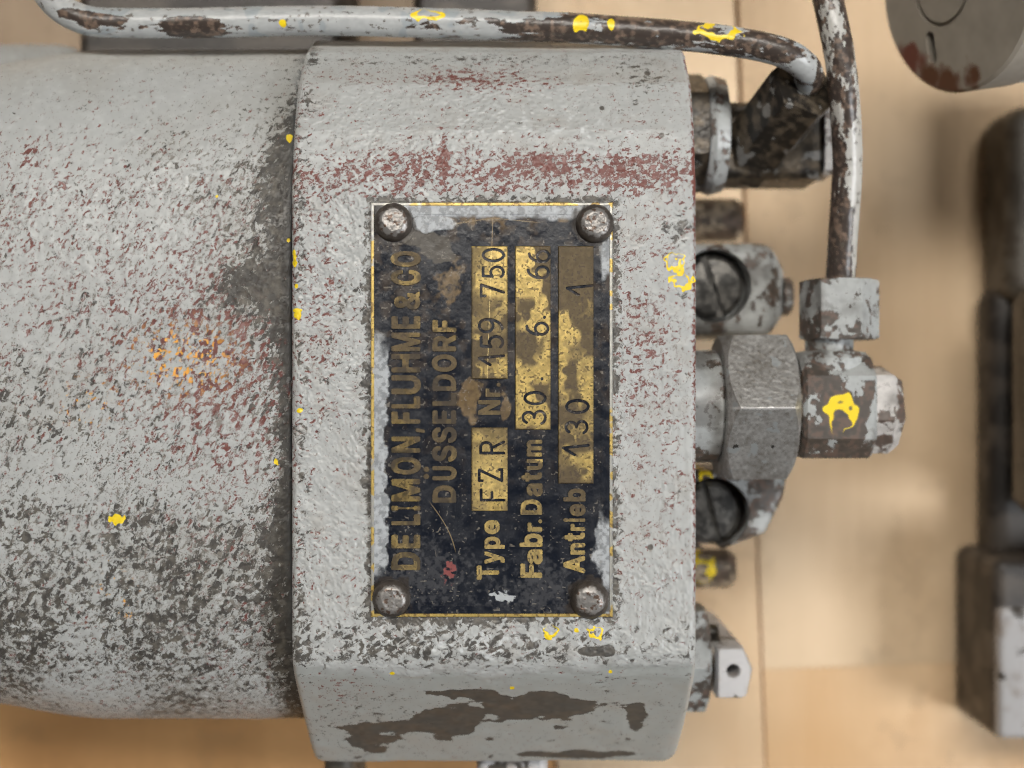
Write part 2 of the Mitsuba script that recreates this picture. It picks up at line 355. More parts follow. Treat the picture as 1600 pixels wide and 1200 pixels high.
principled('rivet_steel', rivet_color, .40, .5, rivet_height, 1.4e-4)
def oily_color(p, n, uv):
    x, y, z = mm(p); g = fbm(x*.5, y*.5, z*.5, octaves=3); h = fbm(x*1.6, y*1.6, z*1.6, octaves=2)
    col = mix((.022, .019, .016), (.115, .092, .066), sstep(.38, .68, g))
    return mix(col, (.30, .30, .29), sstep(.63, .67, fbm(x*.30+4, y*.30, z*.30, octaves=3))*.7)*(.7+.6*h)
principled('oily_steel', oily_color, .33, .3, steel_height, 1.5e-4)
principled('black_grease', (.012, .011, .010), .35, 0, steel_height, 2e-4)

# --- grey paint flaking off dark steel in big patches (fittings, pipe nut)
def fitting(seed, cover, freq, base=(.37, .385, .38), bare=(.085, .072, .062), spot=()):
    def masks(p):
        x, y, z = mm(p)
        n = .5 + 1.2*(rough5(x*freq + seed, y*freq, z*freq) - .5)
        return x, y, z, sstep(.5 + .28*(cover-.5), .515 + .28*(cover-.5), n)
    def color(p, n, uv):
        x, y, z, b = masks(p); g = fbm(x*1.1, y*1.1, z*1.1, octaves=3)
        col = mix(mi.Color3f(*base)*(.8+.4*g), mi.Color3f(*bare)*(.55+.95*g), b)
        l = fbm(x*.16 + 3, y*.16, z*.16, octaves=3)
        col = mix(col, (.06, .05, .042), .55*sstep(.48, .68, l) + .3*sstep(.62, .7, g))
        col = mix(col, (.16, .10, .075), b*.5*sstep(.5, .62, g))
        if spot:
            nz = noise(x*.6, y*.6, 9.0)
            col = mix(col, YEL, rings(x, y, spot, nz))
        return col
    def height(p, n, uv):
        x, y, z, b = masks(p); return .5*fbm(x*.9, y*.9, z*.9, octaves=3) - .8*b
    return color, height
for nm, a in {'nut_paint': (3.0, .62, .17), 'block_paint': (8.0, .34, .20), 'cap_paint': (21.0, .60, .22), 'collar_paint': (5.0, .66, .2), 'valve_paint': (31.0, .22, .16), 'stub_paint': (14.0, .40, .25)}.items():
    kw = {}
    if nm == 'block_paint': kw = dict(spot=[(66.5, -5.8, 2.9, 3.4)])
    if nm == 'valve_paint': kw = dict(spot=[(43.0, -21.2, 1.6, 2.2)])
    if nm == 'stub_paint': kw = dict(spot=[(45, -44.5, 3.0, 3.2)], base=(.34, .27, .19), bare=(.07, .052, .036))
    if nm == 'cap_paint': kw = dict(base=(.52, .50, .48), bare=(.11, .085, .072))
    c, h = fitting(*a, **kw); principled(nm, c, .36, 0.0, h, 1.8e-4)

# --- pipes
PIPE_SPOT = [(908, 36, 11, 13), (441, 36, 6, 7), (1108, 38, 9, 8), (955, 36, 5, 9)]
PIPE_RING = [(1125, 47, 34, 15), (668, 22, 22, 9)]
def pipe_masks(p):
    x, y, z = mm(p); k = S*(D+15)/D
    u, v = 800 + x/k, 600 - y/k
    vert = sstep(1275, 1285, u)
    n = .5 + 1.25*(rough5(x*.12 + 1, y*.35, z*.35) - .5)
    cov = (.9*gauss(u, v, 305, 38, 52, 16) + .75*gauss(u, v, 165, 30, 42, 9) + .75*gauss(u, v, 100, 20, 30, 12)
           + .40*sstep(560, 740, u)*(.7+.6*sstep(.4,.6,fbm(x*.05, y*.05, 2.0, octaves=2))) + .12*gauss(u, v, 1000, 45, 140, 30) + .20 + .25*gauss(u, v, 350, 45, 300, 9))*(1-vert)
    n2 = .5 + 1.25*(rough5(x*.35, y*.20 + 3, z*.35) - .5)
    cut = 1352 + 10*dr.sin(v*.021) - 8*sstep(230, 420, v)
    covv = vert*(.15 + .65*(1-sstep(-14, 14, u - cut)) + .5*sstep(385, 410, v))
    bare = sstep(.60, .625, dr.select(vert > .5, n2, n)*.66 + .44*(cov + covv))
    return x, y, z, u, v, n, bare, vert
def pipe_color(p, n_, uv):
    x, y, z, u, v, n, bare, vert = pipe_masks(p); g = fbm(x*1.0, y*1.0, z*1.0, octaves=3)
    col = mix((.40, .41, .405), (.46, .45, .42), vert)*(.85+.3*g)
    col = mix(col, (.27, .31, .33), sstep(.58, .62, fbm(x*.25+7, y*.25, z*.25, octaves=2))*.6*(1-vert))
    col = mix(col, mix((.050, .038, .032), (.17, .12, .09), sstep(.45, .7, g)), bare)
    speck = sstep(.70, .73, fbm(x*1.2, y*1.2, z*1.2+3, octaves=2))
    col = mix(col, (.09, .075, .06), speck*.8)
    nz = noise(x*.8, y*.9, 9.0)
    up = sstep(-17.5, -16.5, z)
    return mix(col, YEL, dr.maximum(spots(u, v, PIPE_SPOT, nz), rings(u, v, PIPE_RING, nz))*up)
def pipe_height(p, n_, uv):
    x, y, z, u, v, n, bare, vert = pipe_masks(p)
    return .55*fbm(x*.8, y*.8, z*.8, octaves=3) - .7*bare
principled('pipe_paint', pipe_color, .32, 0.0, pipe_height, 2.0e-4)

# --- table boards and the neighbouring machine
def wood(base, dark, seed):
    def f(p, n, uv):
        x, y, z = mm(p)
        g = fbm(x*.014 + seed, y*.010, 1.0 + seed, octaves=4); h = fbm(x*.5 + seed, y*.03, 2.0, octaves=3)
        b = fbm(x*.05 + seed, y*.04, 5.0, octaves=4); k = fbm(x*.22 + seed, y*.22, 3.0, octaves=4)
        col = mix(base, dark, dr.clip(.85*sstep(.40, .68, g) + .18*h - .08, 0, 1))
        col = mix(col, mi.Color3f(*dark)*mi.Color3f(.75, .70, .62), .28*sstep(.50, .74, b))
        return mix(col, (.20, .14, .085), .10*sstep(.62, .72, k)*sstep(.45, .6, b))
    return f
principled('board_pale', wood((.76, .575, .375), (.66, .45, .26), 1.0), .55)
principled('board_tan', wood((.72, .545, .36), (.54, .38, .225), 6.0), .55)
principled('board_warm', wood((.72, .51, .31), (.58, .35, .16), 9.0), .55)
principled('board_shaded', wood((.44, .33, .225), (.30, .21, .135), 4.0), .55)  # darker board tone, with the shade behind the pump put into the colour
principled('board_orange', wood((.58, .32, .13), (.42, .215, .08), 12.0), .55)
def grime_color(p, n, uv):
    x, y, z = mm(p); g = fbm(x*.12, y*.12, z*.12, octaves=4)
    col = mix((.080, .070, .056), (.040, .033, .024), sstep(.4, .65, g))
    return mix(col, (.05, .04, .03), sstep(.58, .68, fbm(x*.3, y*.3, z*.3+5, octaves=3)))
principled('grimy_paint', grime_color, .5)
def grime_shade(p, n, uv):
    x, y, z = mm(p); return mix((.022, .018, .015), (.075, .062, .05), sstep(.4, .7, fbm(x*.10, y*.22, z*.15, octaves=3)))
def foot_color(p, n, uv):
    x, y, z = mm(p); g = fbm(x*.25, y*.25, z*.25, octaves=3)
    col = mix((.50, .49, .49), (.34, .30, .27), sstep(.5, .75, g))
    return mix(col, (.07, .06, .05), sstep(.62, .70, fbm(x*.32+8, y*.32, z*.32, octaves=3)))
principled('dark_casting', grime_shade, .5)  # near-black, also used as painted shade on the second casting
principled('worn_light_paint', foot_color, .45)
def lit_top_color(p, n, uv): return foot_color(p, n, uv)*.66
principled('lit_top_paint', lit_top_color, .5)
def cover_color(p, n, uv):
    x, y, z = mm(p); u, v = 800 + x/.1325, 600 - y/.1325; g = fbm(x*.3, y*.3, z*.3, octaves=3)
    col = mi.Color3f(.31, .28, .235)*(.85+.3*g)
    def blob(px, py, r):
        q = c + Rn @ on_face(px, py); return dr.exp(-(dr.square(x-q[0]) + dr.square(y-q[1]) + .4*dr.square(z-q[2]))/(r*r))
    col = mix(col, (.15, .05, .035), sstep(.48, .72, g*.5 + .55*blob(1418, 100, 6.0)))
    return mix(col, (.11, .045, .022), sstep(.48, .72, g*.55 + .5*dr.maximum(blob(1450, 132, 6.0), dr.maximum(blob(1475, 138, 5.5), .9*blob(1520, 118, 3.5)))))
principled('cover_face_paint', cover_color, .5)
def side_color(p, n, uv):
    x, y, z = mm(p); g = fbm(x*.25, y*.25, z*.25, octaves=3)
    return mix(mi.Color3f(.50, .53, .55)*(.85+.3*g), (.07, .05, .04), sstep(.64, .68, g))
principled('cover_side_paint', side_color, .45)

# ------------------------------------------------------------------ the table
labels['table_top'] = {'kind': 'structure'}
ZT = -105.0
def board(x0, x1, y0, y1, m, rot=0.0, piv=(0, 0), dz=0.0, bev=.25):
    p = affinity.rotate(sbox(x0, y0, x1, y1), rot, origin=piv)
    p0 = p.buffer(-bev, join_style=2)
    b = m3.Manifold.batch_hull([poly_prism(p, 17, ZT-18+dz), poly_prism(p0, bev+.1, ZT-bev-.1+dz)])
    add('table_top__board', b, m, False)
ROT = 2.3
piv = (64.7, 0)
board(8, 64.2, -420, 420, 'board_pale', ROT, piv)
board(-420, 7.4, -420, 5, 'board_orange', ROT, piv)
board(-420, 7.4, 5.6, 420, 'board_shaded', ROT, piv)
board(64.9, 420, -77, 420, 'board_tan', ROT*.9, piv, 0, .06)
board(64.9, 420, -420, -77.02, 'board_warm', ROT*.9, piv, -.12, .06)
scene['table_top__underlay'] = mikit.ply(trimesh.creation.box([0.84, 0.84, 0.004], T().translate([0, 0, ZT/1000-.022]).matrix if False else trimesh.transformations.translation_matrix([0, 0, ZT/1000-.022])), 'black_grease')

# ------------------------------------------------------------------ the pump
PUMP = 'lubrication_pump'
labels[PUMP] = {'label': 'large worn grey cast iron pump with brass name plate, filling the picture', 'category': 'pump'}

def profile(pts, step):
    """closed smooth-cornered profile, resampled"""
    p = Polygon(pts).buffer(-1.2, quad_segs=6).buffer(2.4, quad_segs=8).buffer(-1.2, quad_segs=6)
    c = np.array(p.exterior.coords); L = np.r_[0, np.cumsum(np.linalg.norm(np.diff(c, axis=0), axis=1))]
    s = np.linspace(0, L[-1], int(L[-1]/step)+1)[:-1]
    return np.stack([np.interp(s, L, c[:, i]) for i in range(2)], 1)

def casting(prof, x0, x1, step, edge_r, amp, seed, taper=None, corner=0):
    """a rough casting: profile (y, z) lofted along x with rounded ends and real surface unevenness"""
    nxt, prv = np.roll(prof, -1, 0), np.roll(prof, 1, 0)
    t = nxt - prv; t /= np.linalg.norm(t, axis=1)[:, None]
    n = np.stack([t[:, 1], -t[:, 0]], 1)
    if Polygon(prof).exterior.is_ccw is False: n = -n
    a = np.linspace(0, np.pi/2, 6)
    xs = [(x0 + edge_r*(1-math.cos(q)), edge_r*(1-math.sin(q))) for q in a][:-1]
    xs = [(x0 + edge_r*(1-math.sin(q)), edge_r*(1-math.cos(q))) for q in a[::-1]][:-1]
    xs += [(x, 0) for x in np.arange(x0+edge_r, x1-edge_r, step)]
    xs += [(x1 - edge_r*(1-math.sin(q)), edge_r*(1-math.cos(q))) for q in a]
    rings_ = []
    for x, ins in xs:
        q = prof - n*ins
        if taper: q = q*np.array([taper(x), 1])
        rings_.append(np.column_stack([np.full(len(q), x), q]))
    R = np.array(rings_)
    if corner:
        t_ = np.clip((R[..., 0]-(x1-corner))/corner, 0, 1); w_ = np.clip((-R[..., 1]-58)/20, 0, 1)
        R[..., 1] += corner*(1-np.sqrt(1-np.minimum(t_, .999)**2))*w_*w_
        t_ = np.clip(((x0+corner*.6)-R[..., 0])/(corner*.6), 0, 1); R[..., 1] += corner*.6*(1-np.sqrt(1-np.minimum(t_, .999)**2))*w_*w_
    N = np.concatenate([np.zeros_like(n[:, :1]), n], 1)[None]
    h = amp*((meshkit.fbm(R*.09, 3, seed)-.5)*1.3 + (meshkit.fbm(R*.34, 3, seed+7)-.5)*.55)
    R = R + N*h[..., None]
    return loft(R)

fl_prof = profile([(37, 0), (48, -2.2), (58, -6.8), (66.3, -15.5), (71.6, -27), (72.5, -45), (64, -85), (42, -104.5), (-42, -104.5), (-66, -85), (-78, -48), (-78.3, -25.5), (-57.2, -3.9), (-55.2, -2.1), (-53, -.8), (-50.5, 0)], .55)
add(f'{PUMP}__flange_housing', casting(fl_prof, -41.4, 34.6, .55, 1.2, .5, 3, None, 4.0), 'flange_paint', True)

th = np.linspace(0, 2*np.pi, 900, endpoint=False); e = 2/3.1
sup = lambda c: np.sign(c)*np.abs(c)**e
bp = np.stack([72.6*sup(np.cos(th)), -52 + 48.6*sup(np.sin(th))], 1)
Lb = np.r_[0, np.cumsum(np.linalg.norm(np.diff(np.vstack([bp, bp[:1]]), axis=0), axis=1))]
sb = np.linspace(0, Lb[-1], int(Lb[-1]/.55)+1)[:-1]
bp = np.stack([np.interp(sb, Lb, np.r_[bp[:, i], bp[0, i]]) for i in range(2)], 1)
def barrel_taper(x):
    q = np.clip((-84-x)/40, 0, 1); return 1 - .07*q*q*(3-2*q)
add(f'{PUMP}__barrel', casting(bp, -150, -41.9, .55, .8, .42, 21, barrel_taper), 'barrel_paint', True)
add(f'{PUMP}__base_casting', rounded_box(-175, -101, -70, 82, -104.8, -62, 8), 'flange_paint', 40)
add(f'{PUMP}__mounting_foot', rounded_box(-104, -41, 60, 150, -104.8, -66, 3), 'dark_casting', 40)
add(f'{PUMP}__mounting_foot', rounded_box(-24, 6, 60, 140, -104.8, -70, 3), 'dark_casting', 40)
add(f'{PUMP}__casting_lug', rounded_box(-7.5, 7.6, -90, -70, -46, -31, 2), 'worn_light_paint', 40)
add(f'{PUMP}__casting_lug', rounded_box(-40.5, -34, -95, -70, -60, -34, 2.5), 'grimy_paint', 40)

# ---- name plate
NP = f'{PUMP}__name_plate'
def rect(px0, px1, py0, py1): return sbox((px0-800)*S, (600-py1)*S, (px1-800)*S, (600-py0)*S)
Z0 = .10
RIV = [(615, 348), (929, 350), (612, 934), (921, 936)]
outer = rect(PX0, PX1, PY0, PY1)
bossdisc = [Point((a-800)*S, (600-b)*S) for a, b in RIV]
add(NP, poly_prism(outer.buffer(-.3, join_style=2), .55, Z0 - .3), 'enamel', 30, 'small brass and black enamel maker\'s plate with raised lettering')
margin = unary_union([outer.buffer(-.55, join_style=2).difference(rect(598, 939, 336, 946).buffer(.6).buffer(-.6))] + [d.buffer(4.5) for d in bossdisc]).intersection(outer.buffer(-.55, join_style=2))
add(f'{NP}__margin', m3.Manifold.batch_boolean([poly_prism(margin, .22, Z0+.22)], m3.OpType.Add), 'enamel', 30)
rim = outer.difference(outer.buffer(-.58, join_style=2))
bev = []
def bevel_frame(o, w, z0, z1, b):
    a = poly_prism(o, z1-b-z0, z0); t = m3.Manifold.batch_hull([poly_prism(o, .01, z1-b-.01), poly_prism(o.buffer(-b, join_style=2), .01, z1-.01)])
    inn = m3.Manifold.batch_hull([poly_prism(o.buffer(-w+b*.5, join_style=2), .01, z1), poly_prism(o.buffer(-w, join_style=2), .01, z1-b)]) + poly_prism(o.buffer(-w, join_style=2), z1-z0+1, z0-.5)
    return (a + t) - inn
add(f'{NP}__rim', bevel_frame(outer, .62, Z0-.3, Z0+.62, .14), 'plate_rim', 30)

# stamped characters as strokes in a unit cell (x 0..w, y 0..1)
def arc(cx, cy, rx, ry, a0, a1, n=22):
    a = np.radians(np.linspace(a0, a1, n)); return [(cx+rx*math.cos(t), cy+ry*math.sin(t)) for t in a]
GL = {'0': [arc(.28, .5, .28, .5, 0, 360, 40)], '1': [[(.02, .55), (.30, 1), (.40, 0)]],
      '3': [arc(.26, .75, .24, .25, 160, -90), arc(.26, .25, .28, .25, 90, -160)],
      '5': [[(.5, 1), (.1, 1), (.07, .55)] + arc(.27, .32, .27, .31, 125, -140)],
      '6': [arc(.30, .30, .27, .30, 0, 360, 30), arc(.44, .36, .42, .64, 172, 92)],
      '7': [[(.02, .82), (.02, 1), (.52, 1), (.18, 0)]],
      '9': [arc(.27, .70, .27, .30, 0, 360, 30), arc(.12, .64, .42, .64, -8, -88)],
      'F': [[(.04, 0), (.04, 1), (.5, 1)], [(.04, .52), (.38, .52)]], 'Z': [[(.02, .86), (.02, 1), (.5, 1), (.02, 0), (.52, 0), (.52, .1)]],
      'R': [[(.04, 0), (.04, 1), (.28, 1)] + arc(.28, .76, .22, .24, 90, -90) + [(.04, .52)], [(.26, .52), (.52, 0)]], '.': [[(0, .04), (.03, .04)]]}
def stamp(ch, x_top, x_base, yc, wid=None):
    """stamped groove, reading upwards (+y); x_top/x_base/yc in photo units"""
    h = (x_base - x_top)*S; out = []
    ws = [q for st in GL[ch] for q in st]; wmax = max(q[0] for q in ws); wmin = min(q[0] for q in ws)
    sc = h
    if ch == '.': sc = 4.0
    for st in GL[ch]:
        out.append(LineString([(-(q[1]*sc) + (x_base-800)*S, (600-yc)*S + (q[0]-(wmax+wmin)/2)*sc) for q in st]).buffer(.27, quad_segs=4))
    return unary_union(out)
FIELDS = [((737, 793, 668, 798), [('F', 752, 787, 773), ('Z', 749, 784, 742), ('R', 751, 787, 699)]),
          ((737, 793, 385, 592), [('0', 755, 787, 399), ('5', 755, 787, 425), ('7', 752, 787, 454), ('9', 749, 785, 509), ('5', 752, 786, 534), ('1', 749, 787, 563)]),
          ((805, 860, 385, 671), [('6', 827, 858, 401), ('6', 825, 857, 426), ('.', 850, 852, 496), ('6', 823, 856, 514), ('.', 846, 848, 592), ('0', 820, 852, 622), ('3', 817, 852, 652)]),
          ((872, 927, 385, 755), [('1', 886, 925, 454), ('0', 885, 919, 635), ('3', 884, 917, 667), ('1', 880, 919, 703)])]
for (r, chars) in FIELDS:
    base = rect(*r)
    pl = m3.Manifold.batch_hull([poly_prism(base, .3, Z0+.2), poly_prism(base.buffer(-.16, join_style=2), .01, Z0+.63)])
    cut = unary_union([stamp(*c) for c in chars])
    pl = pl - poly_prism(cut, 1.0, Z0+.1)
    pl = pl - m3.Manifold.batch_boolean([poly_prism(cut.buffer(.09), 1.0, Z0+.57)], m3.OpType.Add)
    add(f'{NP}__stamped_field', pl, 'brass', False)

def glyph(ch, x_top, x_base, y0, y1, depth=.36):
    """one raised letter fitted to its cell; reads upwards"""
    m = meshkit.text_mesh(ch, 5.0, 1.0, bold=True)
    cs = m3.Manifold(m3.Mesh(np.asarray(m.vertices, np.float32), np.asarray(m.faces, np.uint32))).slice(.5) if m.is_watertight else None
    if cs is not None and cs.area() > 0:
        mm_ = cs.offset(.20 if ch not in '&.' else .08, m3.JoinType.Round).simplify(.03).extrude(depth).to_mesh(); m = trimesh.Trimesh(mm_.vert_properties[:, :3], mm_.tri_verts, process=False)
    else: m.vertices[:, 2] *= depth
    v = np.array(m.vertices); lo, hi = v.min(0), v.max(0)
    w, h = (y0-y1)*S, (x_base-x_top)*S
    lx = (v[:, 0]-lo[0])/max(hi[0]-lo[0], 1e-6)*w; ly = (v[:, 1]-lo[1])/max(hi[1]-lo[1], 1e-6)*h
    V = np.column_stack([(x_base-800)*S - ly, (600-y0)*S + lx, v[:, 2] + Z0 + .21])
    return trimesh.Trimesh(V, m.faces, process=False)
def line(items): return trimesh.util.concatenate([glyph(*i) for i in items])
T0, B0 = 612, 657
add(f'{NP}__lettering', line([('D', T0, B0, 890, 862), ('E', T0, B0, 856, 835), ('L', T0, B0, 820, 803), ('I', T0, B0, 797, 790), ('M', T0, B0, 783, 748), ('O', T0-1, B0+1, 741, 714),
    ('N', T0, B0, 707, 682), (',', 650, 664, 676, 669), ('F', T0, B0, 662, 643), ('L', T0, B0, 638, 619), ('U', T0, B0+1, 616, 586), ('H', T0, B0, 582, 553), ('M', T0, B0, 549, 520),
    ('E', T0, B0, 514, 494), ('&', T0+4, B0, 484, 456), ('C', T0-1, B0+1, 446, 422), ('O', T0-1, B0+1, 417, 393)]), 'brass', False)
T1, B1 = 676, 713
add(f'{NP}__lettering', line([('D', T1, B1, 785, 758), ('U', T1, B1+1, 750, 728), ('.', 662, 671, 748, 740), ('.', 662, 671, 737, 729), ('S', T1-1, B1+1, 721, 696), ('S', T1-1, B1+1, 692, 667), ('E', T1, B1, 662, 641),
    ('L', T1, B1, 634, 614), ('D', T1, B1, 611, 585), ('O', T1-1, B1+1, 581, 554), ('R', T1, B1, 549, 524), ('F', T1, B1, 519, 500)]), 'brass', False)
add(f'{NP}__lettering', line([('T', 745, 780, 905, 883), ('y', 757, 789, 880, 861), ('p', 757, 789, 857, 838), ('e', 757, 781, 834, 812)]), 'brass', False)
add(f'{NP}__lettering', line([('N', 747, 782, 648, 625), ('r', 758, 782, 620, 607), ('.', 776, 782, 604, 598)]), 'brass', False)
add(f'{NP}__lettering', line([('F', 813, 847, 902, 880), ('a', 824, 848, 881, 858), ('b', 812, 848, 854, 833), ('r', 824, 847, 830, 816), ('.', 841, 847, 817, 811), ('D', 813, 847, 804, 780), ('a', 823, 848, 775, 755),
    ('t', 815, 847, 752, 738), ('u', 823, 848, 734, 717), ('m', 823, 847, 713, 687)]), 'brass', False)
add(f'{NP}__lettering', line([('A', 880, 914, 895, 868), ('n', 891, 914, 866, 848), ('t', 882, 914, 845, 832), ('r', 891, 914, 829, 818), ('i', 880, 914, 815, 809), ('e', 890, 915, 806, 787), ('b', 880, 915, 783, 763)]), 'brass', False)
rng = np.random.default_rng(5)
for (a, b) in RIV:
    s = trimesh.creation.icosphere(5, 1.0); v = s.vertices.copy(); v = v[:, :]
    v[:, 2] = np.sign(v[:, 2])*np.abs(v[:, 2])**.85
    top = np.clip((v[:, 2]-.70)/.3, 0, 1)
    q = v*3.4 + rng.uniform(0, 50, 3)
    v = v*(1 + .035*(meshkit.fbm(q, 3, 2)-.5)[:, None])
    tilt = rng.uniform(-.10, .10, 2)
    capz = .86 + tilt[0]*v[:, 0] + tilt[1]*v[:, 1] + .13*(meshkit.fbm(v*4.2 + rng.uniform(0, 50, 3), 3, 4)-.5)
    v[:, 2] = np.minimum(v[:, 2], capz)
    v = v*[3.6, 3.6, 2.3] + [(a-800)*S, (600-b)*S, Z0+.35]
    add(f'{NP}__rivet', trimesh.Trimesh(v, s.faces, process=False), 'rivet_steel', True)

# ---- union elbow with its pipe (right middle)
UF = f'{PUMP}__elbow_fitting'
AX = np.array([0, -4.7, -30.0])
add(UF, place(m3.Manifold.batch_hull([poly_prism(sbox(-10.6, -10.6, 10.6, 10.6).buffer(-4.2, join_style=2).buffer(4.2, quad_segs=1), 13.4, .8), poly_prism(sbox(-10.6, -10.6, 10.6, 10.6).buffer(-4.6, join_style=2).buffer(3.8, quad_segs=1), 15)]),
              (59.2, AX[1], AX[2]), (1, 0, 0)) + place(lathe([(0, 0), (8.6, 0), (8.4, 3.4), (7.4, 4.6), (5.0, 5.0), (5.0, 11), (0, 11)], 48), (66.6, 2.0, -29), (0, 1, 0)), 'block_paint', 25, 'forged elbow body with a yellow paint splash')
add(f'{UF}__collar', place(lathe([(0, 0), (11.8, 0), (11.8, 8.4), (10.6, 9.4), (0, 9.4)], 72), (34.3, AX[1], AX[2]), (1, 0, 0)), 'collar_paint')
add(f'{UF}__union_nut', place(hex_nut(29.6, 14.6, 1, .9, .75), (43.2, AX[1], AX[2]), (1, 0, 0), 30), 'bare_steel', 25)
add(f'{UF}__seal_ring', place(lathe([(0, 0), (9.8, 0), (9.8, 1.9), (0, 1.9)], 48), (57.6, AX[1], AX[2]), (1, 0, 0)), 'oily_steel')
add(f'{UF}__end_cap', place(m3.Manifold.batch_hull([poly_prism(Polygon([(9.4*math.cos(t), 9.4*math.sin(t)) for t in np.radians(np.arange(6)*60+30)]).buffer(.25), 4.4), poly_prism(Polygon([(7.6*math.cos(t), 7.6*math.sin(t)) for t in np.radians(np.arange(6)*60+30)]).buffer(.25), 6.6)]), (74.1, AX[1]-.6, AX[2]), (1, 0, 0), 12), 'cap_paint', 12)
def spin_for(axis, deg):  # spin so that a corner of the hexagon points deg degrees from +x towards +z
    R = frame(axis); w = np.array([math.cos(math.radians(deg)), 0, math.sin(math.radians(deg))])
    return math.degrees(math.atan2(w @ R[:, 1], w @ R[:, 0]))
add(f'{UF}__pipe_nut', place(hex_nut(14.2, 12.6, .5, .5), (68.6, 9.2, -28.5), (0, 1, 0), spin_for((0, 1, 0), 10)), 'nut_paint', 25, 'painted hexagon nut with a dark flaked patch')
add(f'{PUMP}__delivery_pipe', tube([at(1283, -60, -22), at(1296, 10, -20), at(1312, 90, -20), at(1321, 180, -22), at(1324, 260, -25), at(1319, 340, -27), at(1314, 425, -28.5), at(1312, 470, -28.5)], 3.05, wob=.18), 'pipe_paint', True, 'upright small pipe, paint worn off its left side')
add(f'{PUMP}__delivery_pipe', tube([at(30, -90, -22), at(62, -30, -20), at(90, 8, -18.5), at(132, 31, -18), at(190, 36, -18), at(300, 36, -18), at(430, 33, -18), at(560, 33, -18), at(740, 38, -18), at(900, 44, -18), at(1040, 54, -18), at(1130, 63, -17.5), at(1195, 74, -17), at(1240, 90, -17.5), at(1263, 113, -20.5), at(1258, 138, -27), at(1245, 155, -32)], 2.95, wob=.18), 'pipe_paint', True, 'long horizontal small pipe with yellow paint chips')

# ---- upper corner fitting
CF = f'{PUMP}__corner_fitting'
A, B = np.array([52.0, 50.0, -47.0]), np.array([60.2, 61.4, -25.5]); dAB = (B-A)/np.linalg.norm(B-A)
add(CF, place(m3.Manifold.batch_hull([poly_prism(sbox(-8.6, -8.6, 8.6, 8.6).buffer(-2.5).buffer(2.5, quad_segs=3), 20), poly_prism(sbox(-7.2, -7.2, 7.2, 7.2).buffer(-2).buffer(2, quad_segs=3), 22)]), (47, 53.4, -48), (1, 0, 0)), 'oily_steel', 25)
add(f'{CF}__end_plate', place(m3.Manifold.batch_hull([poly_prism(sbox(-8.2, -7.4, 8.2, 7.4).buffer(-2).buffer(2, quad_segs=2), 2), poly_prism(sbox(-6.4, -6, 6.4, 6), 3.4)]), (68.2, 54.2, -46), (1, 0, 0)), 'cap_paint', 20)
add(f'{CF}__body_nut', place(hex_nut(23.0, 8.6, 1, .6), (34.2, 56.0, -46), (1, 0, 0), 0), 'oily_steel', 25)
add(f'{CF}__washer', place(lathe([(0, 0), (12.6, 0), (13.2, 1.4), (12.4, 4.2), (9, 5.0), (0, 5.0)], 72), (42.6, 55.4, -46), (1, 0, 0)), 'collar_paint')
add(f'{CF}__pipe_nut', place(hex_nut(13.4, float(np.linalg.norm(B-A))+1, .4, .7), A, dAB, 20), 'oily_steel', 25)

# ---- slotted screws in valve blocks
def valve(px, py, z, x1, y0, y1, mat, slot, r, lab, slant=False):
    c = at(px, py, z)
    VB = key(f'{PUMP}__valve_block')
    blk = m3.Manifold.batch_hull([poly_prism(Polygon([(34.2, y1), (x1, y1), (x1-1, y1-6), (x1-5, y0+3.5), (x1-14, y0), (34.2, y0)]).buffer(-b_, quad_segs=3), 26-k_, z-26) for b_, k_ in ((0, 1.6), (.5, .7), (1.5, 0))]) if slant else m3.Manifold.batch_hull([rounded_box(34.2, x1-2, y0, y1, z-26, z, 4.0), rounded_box(34.2, x1, y0+2.5, y1-2.5, z-26, z-2.5, 4.0)])
    hole = m3.Manifold.cylinder(30, r, r, 64).translate([c[0], c[1], z-10])
    add(VB, blk - hole, mat, 35, lab)
    scr = lathe([(0, 0), (r-1.1, 0), (r-1.1, 6.2), (r-2.2, 7.4), (0, 7.8)], 56)
    cut = m3.Manifold.cube([1.6, 60, 3.6], True).rotate([0, 0, slot]).translate([0, 0, 8.0])
    add(f'{VB}__slotted_screw', (scr-cut).translate([c[0], c[1], z-10.6]), 'screw_steel', 30)
def screw_color(p, n, uv):
    x, y, z = mm(p); g = fbm(x*.7, y*.7, z*.7, octaves=3); return mix((.035, .034, .032), (.13, .125, .115), sstep(.35, .7, g))
principled('screw_steel', screw_color, .34, .45, steel_height, .4e-4)
valve(1117, 446, -44, 61.5, 10.5, 31.6, 'collar_paint', 16, 8.2, 'grey painted valve block with a dark slotted screw')
valve(1115, 803, -42, 61.0, -36.4, -19, 'valve_paint', 14, 8.0, 'dark valve block with a worn slotted screw', True)
add(f'{PUMP}__valve_block__side_plug', place(lathe([(0, 0), (4.4, 0), (4.4, 1.6), (3.6, 2.2), (0, 2.2)], 32), (61.4, 20, -52), (1, 0, 0)), 'valve_paint')
add(f'{PUMP}__stub', place(lathe([(0, 0), (5.2, 0), (5.2, 20.5), (4.2, 22), (0, 22)], 48), (34.2, 40.4, -75), (1, 0, 0)), 'stub_paint')
add(f'{PUMP}__stub', place(lathe([(0, 0), (4.7, 0), (4.7, 18), (3.4, 19.6), (0, 19.6)], 48), (34.2, -44.6, -70), (1, 0, 0)), 'stub_paint')

